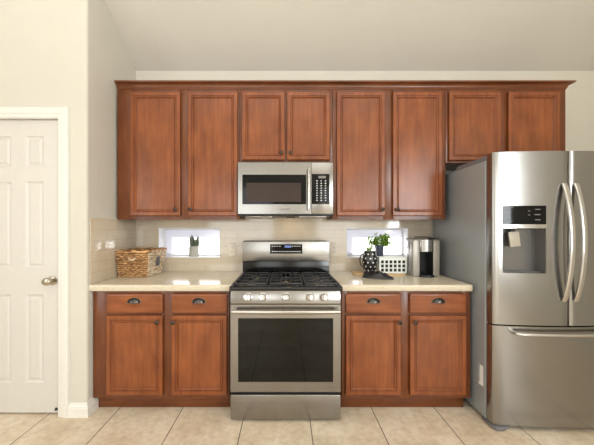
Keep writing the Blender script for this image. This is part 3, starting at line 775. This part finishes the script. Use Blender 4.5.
    # bowed door handles
    def handle(x, zlo, zhi, part, lean):
        n = 28; pts = []; 
        for k in range(n + 1):
            t = k / n; bow = math.sin(PI * t) ** 0.75
            pts.append((x, yf(x) - 0.006 - 0.056 * bow, zlo + (zhi - zlo) * t))
        mm = MB(); b2 = bmesh.new(); ring = []
        for i, p in enumerate(pts):
            p = Vector(p); d_ = (Vector(pts[min(i + 1, n)]) - Vector(pts[max(i - 1, 0)])).normalized()
            nrm = Vector((1, 0, 0)).cross(d_).normalized()
            w_, h_ = 0.0165, 0.008
            ring.append([b2.verts.new(p + Vector((1, 0, 0)) * w_ * math.copysign(abs(math.cos(a)) ** 0.6, math.cos(a)) + nrm * h_ * math.copysign(abs(math.sin(a)) ** 0.6, math.sin(a))) for a in [2 * PI * (q + .5) / 16 for q in range(16)]])
        for a, b3 in zip(ring, ring[1:]):
            for q in range(16): b2.faces.new((a[q], a[(q + 1) % 16], b3[(q + 1) % 16], b3[q]))
        b2.faces.new(ring[0][::-1]); b2.faces.new(ring[-1]); mm.merge(b2, 'handle_steel')
        sub(mm.build('handle', None, angle=50), part, c)
    handle(xm - 0.038, Z(300.5, -0.83), Z(184, -0.83), dl, 0); handle(xm + 0.038, Z(300.5, -0.83), Z(184, -0.83), dr_, 0)
    # freezer handle: level bar, ends turned in
    hz = Z(334.8, -0.87); xa = X(517.5, -0.86); xb = 2 * xm - xa; n = 30; pts = []
    pts.append((xa, yf(xa) + 0.002, hz)); pts.append((xa + 0.002, yf(xa) - 0.03, hz))
    for k in range(n + 1):
        t = k / n; x = xa + 0.01 + (xb - xa - 0.02) * t; pts.append((x, yf(x) - 0.046, hz))
    pts += [(xb - 0.002, yf(xb) - 0.03, hz), (xb, yf(xb) + 0.002, hz)]
    sub(MB().tube(pts, 0.0115, 'handle_steel', 14).build('handle', None, angle=60), df, c)
    # small white label on the side panel near the floor
    y_of = lambda px_: F / ((px_ - 286) / x0) + CY
    ya, yb_ = y_of(478.3), y_of(483.2)
    za, zb_ = 0.235, 0.375
    lb = MB().box(x0 - 0.0009, x0 - 0.0001, yb_, ya, za, zb_, 'white_print').build('rating_label', c); lb['label'] = 'white sticker with small dark print'
    m = MB()
    for k in range(9):
        z = za + 0.012 + k * 0.0145; m.box(x0 - 0.0018, x0 - 0.0009, ya - (0.018 if k % 3 else 0.012), ya - 0.003, z, z + 0.007, 'dark_slot')
    sub(m.build('label_print', None), lb, c)
MAT['lever'] = plain('lever_plastic', (176, 168, 154), 0.4)
MAT['disp_wall'] = plain('dispenser_wall', (120, 118, 116), 0.28, 0.6)
MAT['handle_steel'] = plain('handle_metal', (205, 202, 198), 0.24, 1.0)
fridge()

# ------------------------------------------------------------------ things on the left counter
def weave_mat(name, c1, c2):
    m = NM(name); v = m.coords(scale=(0.6, 0.6, 3))
    a = m.ramp(m.noise(v, 45, 4, 0.6), [(0.38, lin(*c1)), (0.6, lin(*c2))]); m.set(Base_Color=a, Roughness=0.65); m.bump(m.noise(v, 300, 2), 0.4, 0.001); return m.m
MAT['reed'] = weave_mat('woven_reed', (104, 64, 32), (218, 172, 118))
MAT['reed_pale'] = weave_mat('pale_woven_reed', (176, 140, 98), (240, 226, 202))
MAT['liner'] = weave_mat('inner_reed', (112, 70, 40), (150, 100, 62))
def basket():
    zb, zt = CT + 0.001, CT + 0.216
    # corner positions at bottom and rim (front-left, front-right, back-right, back-left)
    B = [Vector((-1.384, -0.322)), Vector((-1.150, -0.318)), Vector((-1.150, -0.065)), Vector((-1.378, -0.065))]
    R = [Vector((-1.396, -0.345)), Vector((-1.128, -0.342)), Vector((-1.112, -0.030)), Vector((-1.396, -0.030))]
    c = empty('wicker_basket', (-1.26, -0.18, CT), 'brown wicker basket with a small slate tag on the left counter', 'basket')
    def loop(t, off=0.0, n=24):
        P = [B[k].lerp(R[k], t) for k in range(4)]; ctr = sum(P, Vector((0, 0))) / 4; P = [p + (ctr - p).normalized() * off for p in P]
        out = []
        for k in range(4):
            a, b_ = P[k], P[(k + 1) % 4]
            for i in range(n): out.append(a.lerp(b_, i / n))
        return out
    # inner shell and floor
    b = bmesh.new(); m = MB()
    L0 = [b.verts.new((p.x, p.y, zb + 0.004)) for p in loop(0, 0.009, 1)]; L1 = [b.verts.new((p.x, p.y, zt - 0.004)) for p in loop(1, 0.009, 1)]
    for k in range(4): b.faces.new((L0[k], L0[(k + 1) % 4], L1[(k + 1) % 4], L1[k]))
    b.faces.new(L0); bmesh.ops.solidify(b, geom=b.faces[:], thickness=0.003)
    m.merge(b, 'liner'); m.build('basket_lining', c)
    def woven(name, sides, mat, rows=12, stakes=11):
        m = MB(); rr = (zt - zb) / rows / 2 * 0.98
        for j in range(rows):
            t = (j + 0.5) / rows; z = zb + rr + (zt - zb - 2 * rr) * j / (rows - 1); P = [B[k].lerp(R[k], t) for k in range(4)]
            for k in sides:
                a, b_ = P[k], P[(k + 1) % 4]; d = (b_ - a).normalized(); nrm = Vector((d.y, -d.x)); n = stakes * 4; pts = []
                for i in range(n + 1):
                    s = i / n; w = 0.0055 * math.sin(PI * stakes * s + PI * j) + random.uniform(-.0008, .0008)
                    q = a.lerp(b_, s) + nrm * w; pts.append((q.x, q.y, z + random.uniform(-.001, .001)))
                m.tube(pts, rr, mat, 6)
        return m.build(name, c, angle=70)
    woven('woven_wall', (0, 2, 3), 'reed'); o = woven('woven_end', (1,), 'reed_pale', 12, 9); o['label'] = 'paler woven end facing the range'
    m = MB(); P = [(p.x, p.y, zt + 0.001 + 0.004 * math.sin(i * 1.3)) for i, p in enumerate(loop(1, 0, 12))]
    m.tube(P, 0.0075, 'reed', 8, closed=True); P = [(p.x, p.y, zt - 0.008 + 0.003 * math.cos(i * 1.7)) for i, p in enumerate(loop(1, -0.002, 12))]
    m.tube(P, 0.006, 'reed', 8, closed=True); m.build('rim', c, angle=70)
    # rope handle on the long side
    fz = CT + 0.165; a = B[0].lerp(R[0], .78); b_ = B[1].lerp(R[1], .78)
    pts = [(a.lerp(b_, 0.40 + 0.22 * k / 12).x, a.y - 0.012 - 0.006 * math.sin(PI * k / 12), fz - 0.02 * math.sin(PI * k / 12)) for k in range(13)]
    MB().tube(pts, 0.006, 'reed_pale', 8).build('rope_handle', c)
    # slate tag on the right end
    Mx = T(-1.119, -0.185, CT + 0.118) @ Matrix.Rotation(0.10, 4, 'Y')
    MB().box(-0.003, 0.003, -0.032, 0.032, -0.04, 0.04, 'slate', 0.002, M=Mx).build('slate_tag', c)
MAT['slate'] = plain('slate', (84, 86, 88), 0.6)
basket()

def leaf_blade(m, base, direction, length, width, curl, mat, n=8, fold=0.15):
    """long tapered leaf with a little cross fold and thickness"""
    base = Vector(base); d = Vector(direction).normalized(); side = d.cross(Vector((0, 1, 0.2))).normalized(); nrm = side.cross(d).normalized()
    def fn(u, v):
        t = u; w = width * (math.sin(PI * min(1, t * 0.85 + 0.15)) ** 0.7) * (1 - t ** 4)
        s = v * 2 - 1
        return base + d * length * t + nrm * (curl * t * t + fold * w * abs(s)) + side * (w / 2 * s)
    m.surf(fn, n, 4, mat, 0.0015)
def plant_mat(name, a, b_):
    m = NM(name); v = m.coords(); m.set(Base_Color=m.ramp(m.noise(v, 60, 3), [(0.35, lin(*a)), (0.65, lin(*b_))]), Roughness=0.45); return m.m
MAT['snake_leaf'] = plant_mat('snake_plant_leaf', (96, 108, 90), (146, 156, 134))
MAT['green_leaf'] = plant_mat('bright_leaf', (96, 142, 34), (176, 208, 84))
MAT['stem'] = plain('green_stem', (90, 120, 50), 0.5)
MAT['pot_grey'] = plain('concrete_pot', (176, 174, 166), 0.6, bumpy=0.3)
MAT['soil'] = plain('soil', (60, 46, 36), 0.9, bumpy=0.5)
MAT['pot_dark'] = plain('dark_glazed_pot', (78, 84, 96), 0.25)
def snake_plant():
    zs = WIN[0][2] + 0.0105; x = X(194, 0.045); y = 0.045
    c = empty('potted_snake_plant', (x, y, zs), 'small snake plant in a grey concrete pot on the left window sill', 'plant')
    r = 0.046; h = Z(246, y) - zs
    m = MB().lathe([(0, 0), (r * 0.94, 0), (r, 0.004), (r, h), (r - 0.005, h), (r - 0.006, h - 0.02), (0, h - 0.02)], 'pot_grey', T(x, y, zs), 32, False); m.build('pot', c)
    MB().lathe([(0, 0), (r - 0.006, 0), (r - 0.008, 0.004), (0, 0.006)], 'soil', T(x, y, zs + h - 0.022), 20, False).build('soil', c)
    rnd = random.Random(3)
    for k in range(11):
        a = 2 * PI * k / 11 + rnd.uniform(-.2, .2); rr = 0.022 if k % 2 else 0.009
        m = MB(); bx_, by_ = x + rr * math.cos(a), y + rr * 0.8 * math.sin(a)
        L = rnd.uniform(0.085, 0.125) + (0.015 if k % 2 == 0 else 0)
        leaf_blade(m, (bx_, by_, zs + h - 0.018), (0.34 * math.cos(a) + rnd.uniform(-.05, .05), 0.2 * math.sin(a), 1), L, 0.036, rnd.uniform(-.006, .006), 'snake_leaf', fold=0.4)
        m.build('leaf', c)
snake_plant()

# ------------------------------------------------------------------ things on the right counter
def sill_plant():
    zs = WIN[1][2] + 0.0105; y = 0.04; x = X(379.3, y)
    c = empty('potted_green_plant', (x, y, zs), 'bushy bright green plant in a dark pot on the right window sill', 'plant')
    r = 0.042; h = Z(245, y) - zs
    MB().lathe([(0, 0), (r * 0.86, 0), (r * 0.9, 0.004), (r, h), (r - 0.004, h), (r - 0.006, h - 0.014), (0, h - 0.014)], 'pot_dark', T(x, y, zs), 28, False).build('pot', c)
    rnd = random.Random(11)
    st_ = MB(); lf = MB()
    for k in range(34):
        a = rnd.uniform(0, 2 * PI); sp = rnd.uniform(0.2, 1.0); L = rnd.uniform(0.06, 0.13)
        d = Vector((sp * math.cos(a) * 1.15, sp * math.sin(a) * 0.42 - 0.12, rnd.uniform(0.45, 1.0))).normalized()
        p0 = Vector((x + 0.015 * math.cos(a), y + 0.012 * math.sin(a), zs + h - 0.012)); pts = [p0 + d * L * t + Vector((0, 0, -0.028 * t * t * sp)) for t in (0, .25, .5, .75, 1)]
        pts = [Vector((p.x, min(p.y, 0.09), min(p.z, WIN[1][3] - 0.012))) for p in pts]
        st_.tube(pts, 0.0013, 'stem', 5)
        for j in range(1, 5):
            for s in (-1, 1):
                q = pts[j]; dd = (d * 0.6 + Vector((-d.z * s + rnd.uniform(-.4, .4), rnd.uniform(-.7, .1), d.x * s + rnd.uniform(-.3, .3)))).normalized()
                if q.z + dd.z * 0.03 > WIN[1][3] - 0.01 and q.y > -0.03: dd.z = -0.1
                leaf_blade(lf, q, dd, rnd.uniform(0.02, 0.034), rnd.uniform(0.011, 0.017), -0.004, 'green_leaf', 4, 0.2)
    st_.build('stem', c); lf.build('foliage', c, angle=60)['kind'] = 'stuff'
sill_plant()

def planar(name, fn, **k): return plain(name, *fn, **k)
MAT['board'] = weave_mat('pale_board_wood', (196, 158, 108), (222, 190, 144))
def board():
    # rounded wooden serving board under the jug and caddy
    x0, x1, y0, y1 = X(353, -0.17), 1.035, -0.262, -0.075
    poly = []
    cx, cy, a, b_ = (x0 + x1) / 2, (y0 + y1) / 2, (x1 - x0) / 2, (y1 - y0) / 2
    for k in range(48):
        t = 2 * PI * k / 48; f = lambda v: math.copysign(abs(v) ** 0.45, v)
        poly.append((cx + a * f(math.cos(t)), cy + b_ * f(math.sin(t))))
    m = MB().extrude(poly, 'z', CT + 0.001, CT + 0.015, 'board', 0.003)
    tag(m.build('serving_board', angle=50), 'long pale wooden serving board on the right counter under the polka dot jug', 'serving board')
board()
BZ = CT + 0.0155

MAT['white_ceramic'] = plain('white_ceramic', (226, 230, 226), 0.3)
def caddy():
    # white pierced box with square holes, turned a little
    x0, x1 = X(379, -0.2), X(406.3, -0.2); y0, y1 = -0.212, -0.15; z0, z1 = BZ, Z(257.4, -0.2)
    c = empty('lattice_caddy', ((x0 + x1) / 2, -0.18, BZ), 'white caddy pierced with rows of square holes on the serving board', 'caddy')
    nx, nz = 6, 3; w = x1 - x0; h = z1 - z0; 
    def lat(name, u0, u1, n, tf):
        m = MB(); b = bmesh.new(); step = (u1 - u0 - 0.016) / n; hs = step * 0.34; zst = (h - 0.030) / nz; zh = zst * 0.37
        hl = []
        for i in range(n):
            for j in range(nz):
                uc = u0 + 0.008 + step * (i + .5); zc_ = z0 + 0.010 + zst * (j + .5); hl.append((uc - hs, uc + hs, zc_ - zh, zc_ + zh))
        holed_wall(m, u0, u1, z0, z1, 0, 0.004, hl, 'white_ceramic'); m.bm.transform(tf); return m
    f = lat('front', x0, x1, nx, T(0, y0, 0)); f.build('front_panel', c)
    lat('back', x0, x1, nx, T(0, y1 - 0.004, 0)).build('back_panel', c)
    for xx in (x0, x1 - 0.004):
        lat('side', y0 + 0.004, y1 - 0.004, 2, T(xx + 0.004, 0, 0) @ Matrix.Rotation(PI / 2, 4, 'Z')).build('side_panel', c)
    MB().box(x0 + 0.004, x1 - 0.004, y0 + 0.004, y1 - 0.004, z0 + 0.0005, z0 + 0.005, 'white_ceramic').build('bottom_panel', c)
    m = MB(); r = 0.004; m.tube([(x0, y0, z1), (x1, y0, z1), (x1, y1, z1), (x0, y1, z1)], r, 'white_ceramic', 8, closed=True); m.build('rim', c)
    # dark napkins stored inside show through the holes
    tag(MB().box(x0 + 0.008, x1 - 0.008, y0 + 0.010, y1 - 0.012, z0 + 0.0055, z1 - 0.012, 'napkin', 0.004).build('folded_napkins'), 'dark folded napkins held inside the white pierced caddy', 'napkins')
MAT['napkin'] = plain('charcoal_cloth', (44, 42, 42), 0.85, bumpy=0.4)
caddy()

def dot_mat():
    m = NM('black_glaze_white_dots'); m.set(Base_Color=lin(30, 29, 30), Roughness=0.25); return m.m
MAT['dot_black'] = dot_mat(); MAT['dot_white'] = plain('white_dots', (228, 226, 220), 0.35)
def jug():
    y = -0.185; x = X(369.8, y); z = BZ
    c = empty('polka_dot_jug', (x, y, z), 'black jug with white diamond dots and a loop handle on the serving board', 'jug')
    H_ = Z(251, y) - z
    prof = [(0.034, 0), (0.044, 0.003), (0.055, H_ * .2), (0.0625, H_ * .42), (0.064, H_ * .56), (0.060, H_ * .76), (0.052, H_ * .93), (0.050, H_)]
    inner = [(0.047, H_), (0.049, H_ * .9), (0.058, H_ * .6), (0.05, H_ * .25), (0.0, H_ * .06)]
    MB().lathe([(0, 0)] + prof + inner, 'dot_black', T(x, y, z), 36, False).build('jug_body', c)
    def rad(h):
        for (r0, h0), (r1, h1) in zip(prof, prof[1:]):
            if h0 <= h <= h1: return r0 + (r1 - r0) * (h - h0) / (h1 - h0)
        return prof[-1][0]
    m = MB()
    for j in range(5):
        h = H_ * (0.13 + 0.185 * j)
        for i in range(9):
            a = 2 * PI * (i + 0.5 * (j % 2)) / 9; s = 0.0085
            pts = []
            for du, dv in ((s, 0), (0, s), (-s, 0), (0, -s)):
                hh = max(0.004, min(H_ * .99, h + dv)); rr = rad(hh) + 0.0006; aa = a + du / rr; pts.append(Vector((x + rr * math.cos(aa), y + rr * math.sin(aa), z + hh)))
            ctr = Vector((x + (rad(h) + 0.0012) * math.cos(a), y + (rad(h) + 0.0012) * math.sin(a), z + h))
            b = bmesh.new(); P = [b.verts.new(p) for p in pts]; C_ = b.verts.new(ctr)
            for k in range(4): b.faces.new((P[k], P[(k + 1) % 4], C_))
            m.merge(b, 'dot_white')
    m.build('dot_pattern', c)
    pts = []
    for k in range(17):
        t = PI * k / 16; pts.append((x - 0.052 - 0.034 * math.sin(t), y, z + H_ * 0.58 + H_ * 0.30 * math.cos(t)))
    MB().tube(pts, 0.0055, 'dot_black', 10, up=Vector((0, 1, 0))).build('handle', c)
    # a sprig of leaves in the jug
    s = empty('leaf_sprig', (x, y, z + H_ * .1), 'little green sprig standing in the polka dot jug', 'sprig')
    m = MB(); rnd = random.Random(5); lf = MB()
    for k in range(5):
        top = Vector((x - 0.012 + 0.012 * k - 0.015, y + 0.004 * k - .008, z + H_ + rnd.uniform(.012, .035)))
        m.tube([(x, y, z + H_ * .1), (x + (top.x - x) * .5, y, z + H_ * .7), top], 0.001, 'stem', 5)
        for q in range(4): leaf_blade(lf, top - Vector((0, 0, .006 * q)), (rnd.uniform(-1, 1), rnd.uniform(-.6, .4), rnd.uniform(.1, .9)), 0.022, 0.012, -.003, 'green_leaf', 4, .2)
    m.build('stem', s); lf.build('foliage', s, angle=60)['kind'] = 'stuff'
jug()

def mitt():
    # black folded oven cloth draped over the board's front edge
    a = Vector((X(362.5, -0.31), -0.315)); b_ = Vector((X(394, -0.43), -0.425))
    d = (b_ - a); L = d.length; d.normalize(); n_ = Vector((d.y, -d.x))
    rnd = random.Random(2)
    m = MB(); 
    def thick(s, w):      # s along 0..1, w across -1..1
        return 0.046 * (1 - s) ** 0.6 * (1 - 0.75 * w * w) + 0.013 * (1 - abs(w) ** 4) + (0.008 * math.sin(11 * s + 4 * w) + 0.006 * math.sin(17 * s - 7 * w)) * (1 - w * w) + 0.012 * math.exp(-((s - .55) / .2) ** 2) * (1 - w * w)
    def half(s): return (0.028 + 0.026 * math.sin(PI * min(1, s * 1.1)) ) * (1 - max(0, s - .82) * 2.2)
    nu, nv = 26, 14; b = bmesh.new(); top = []; bot = []
    for i in range(nu + 1):
        s = i / nu; e = math.sin(PI * min(max(s, 0.0), 1)) ** 0.25; rt = []; rb = []
        for j in range(nv + 1):
            w = j / nv * 2 - 1; p = a + d * L * s + n_ * half(s) * w
            z0 = CT + 0.001
            tk = max(0.002, thick(s, w) * e)
            rt.append(b.verts.new((p.x, p.y, z0 + tk))); rb.append(b.verts.new((p.x, p.y, z0)))
        top.append(rt); bot.append(rb)
    for i in range(nu):
        for j in range(nv):
            b.faces.new((top[i][j], top[i + 1][j], top[i + 1][j + 1], top[i][j + 1])); b.faces.new((bot[i][j], bot[i][j + 1], bot[i + 1][j + 1], bot[i + 1][j]))
    for i in range(nu):
        b.faces.new((top[i][0], bot[i][0], bot[i + 1][0], top[i + 1][0])); b.faces.new((top[i][nv], top[i + 1][nv], bot[i + 1][nv], bot[i][nv]))
    for j in range(nv):
        b.faces.new((top[0][j], top[0][j + 1], bot[0][j + 1], bot[0][j])); b.faces.new((top[nu][j], bot[nu][j], bot[nu][j + 1], top[nu][j + 1]))
    m.merge(b, 'mitt')
    tag(m.build('kitchen_cloth', angle=60), 'black folded kitchen cloth lying in front of the serving board', 'cloth')
MAT['mitt'] = plain('black_cloth', (30, 30, 33), 0.38)
mitt()

MAT['maker_body'] = plain('silver_grey_plastic', (160, 154, 146), 0.32, 0.35)
MAT['brown_lid'] = plain('dark_bronze_lid', (96, 80, 66), 0.3, 0.4)
def coffee_maker():
    yf = -0.30; z0 = CT + 0.001
    x0, x1 = X(413, yf), X(440, yf); zt = Z(240, yf)
    cavx0, cavx1 = X(419.8, yf), X(433.4, yf); cz0, cz1 = Z(274.3, yf), Z(251.3, yf)
    c = empty('coffee_maker', ((x0 + x1) / 2, -0.19, CT), 'silver single-serve coffee maker beside the refrigerator', 'coffee maker')
    m = MB()
    # side walls, back and base around the black brewing bay
    m.box(x0, cavx0, yf, yf + 0.055, z0, zt, 'maker_body', 0.006, 3).box(cavx1, x1, yf, -0.075, z0, zt, 'maker_body', 0.006, 3)
    m.box(cavx0 - 0.004, cavx1 + 0.004, yf + 0.12, -0.078, z0, zt - 0.003, 'maker_body').box(cavx0 - 0.004, cavx1 + 0.004, yf + 0.02, -0.08, cz1, zt - 0.002, 'maker_body')
    m.build('housing', c)
    m = MB().box(cavx0, cavx1, yf + 0.113, yf + 0.119, z0 + 0.01, cz1, 'black_plastic').box(cavx0 - 0.0005, cavx0 + 0.003, yf + 0.004, yf + 0.113, z0 + 0.01, cz1, 'black_plastic').box(cavx1 - 0.003, cavx1 + 0.0005, yf + 0.004, yf + 0.113, z0 + 0.01, cz1, 'black_plastic')
    for k in range(5): m.box(cavx0 + 0.004, cavx1 - 0.004, yf + 0.110, yf + 0.1135, cz0 + 0.02 + k * 0.032, cz0 + 0.023 + k * 0.032, 'black_plastic')
    m.build('brewing_bay', c)
    # brew head: half drum of bright metal
    cx = (cavx0 + cavx1) / 2; hr = (cavx1 - cavx0) / 2 + 0.004; zb = cz1 - 0.002; zh = zt + 0.002
    b = bmesh.new(); m = MB(); prof = []
    for k in range(17):
        t = PI * k / 16; prof.append((cx - hr * math.cos(t), yf + 0.008 - 0.03 * math.sin(t)))
    prof += [(cx + hr, yf + 0.06), (cx - hr, yf + 0.06)]
    m.extrude(prof, 'z', zb, zh, 'steel', 0.002); m.build('brew_head', c, angle=30)
    # lid on top, domed, with handle lip
    def fn(u, v):
        ang = PI * u; xx = (x0 + x1) / 2 - (x1 - x0) / 2 * math.cos(ang) * 0.94; yy = yf - 0.012 + 0.19 * v
        return (xx, yy, zt + 0.002 + 0.020 * math.sin(ang) ** 0.5 * (0.55 + 0.45 * math.sin(PI * min(1, v + 0.25))))
    m = MB().surf(fn, 16, 8, 'maker_body'); m.box(x0 + 0.006, x1 - 0.006, yf - 0.010, yf + 0.178, zt - 0.001, zt + 0.003, 'maker_body'); m.build('lid', c, angle=60)
    m = MB().box(cx - 0.045, cx + 0.045, yf + 0.01, yf + 0.13, zt + 0.016, zt + 0.028, 'brown_lid', 0.005, 3); m.build('lid_grip', c)
    # drip tray
    prof = [(cx - 0.062 * math.cos(PI * k / 16), yf - 0.002 - 0.045 * math.sin(PI * k / 16)) for k in range(17)] + [(cavx1 - 0.004, yf + 0.10), (cavx0 + 0.004, yf + 0.10)]
    m = MB().extrude(prof, 'z', z0, z0 + 0.016, 'black_plastic', 0.003); m.build('drip_tray', c, angle=30)
    # water tank on the left side
    tx0, tx1 = x0 + 0.002, cavx0 - 0.006
    m = MB().box(tx0, tx1, yf + 0.057, -0.175, z0 + 0.012, zt - 0.012, 'clear_tank', 0.008, 3).build('water_tank', c); m['label'] = 'clear plastic water tank'
    MB().box(tx0 - 0.002, tx1, yf + 0.057, -0.17, zt - 0.0115, zt + 0.0005, 'maker_body', 0.004).build('tank_lid', c)
    MB().box(tx0, tx1, yf + 0.057, -0.175, z0, z0 + 0.0115, 'maker_body', 0.002).build('tank_base', c)
coffee_maker()
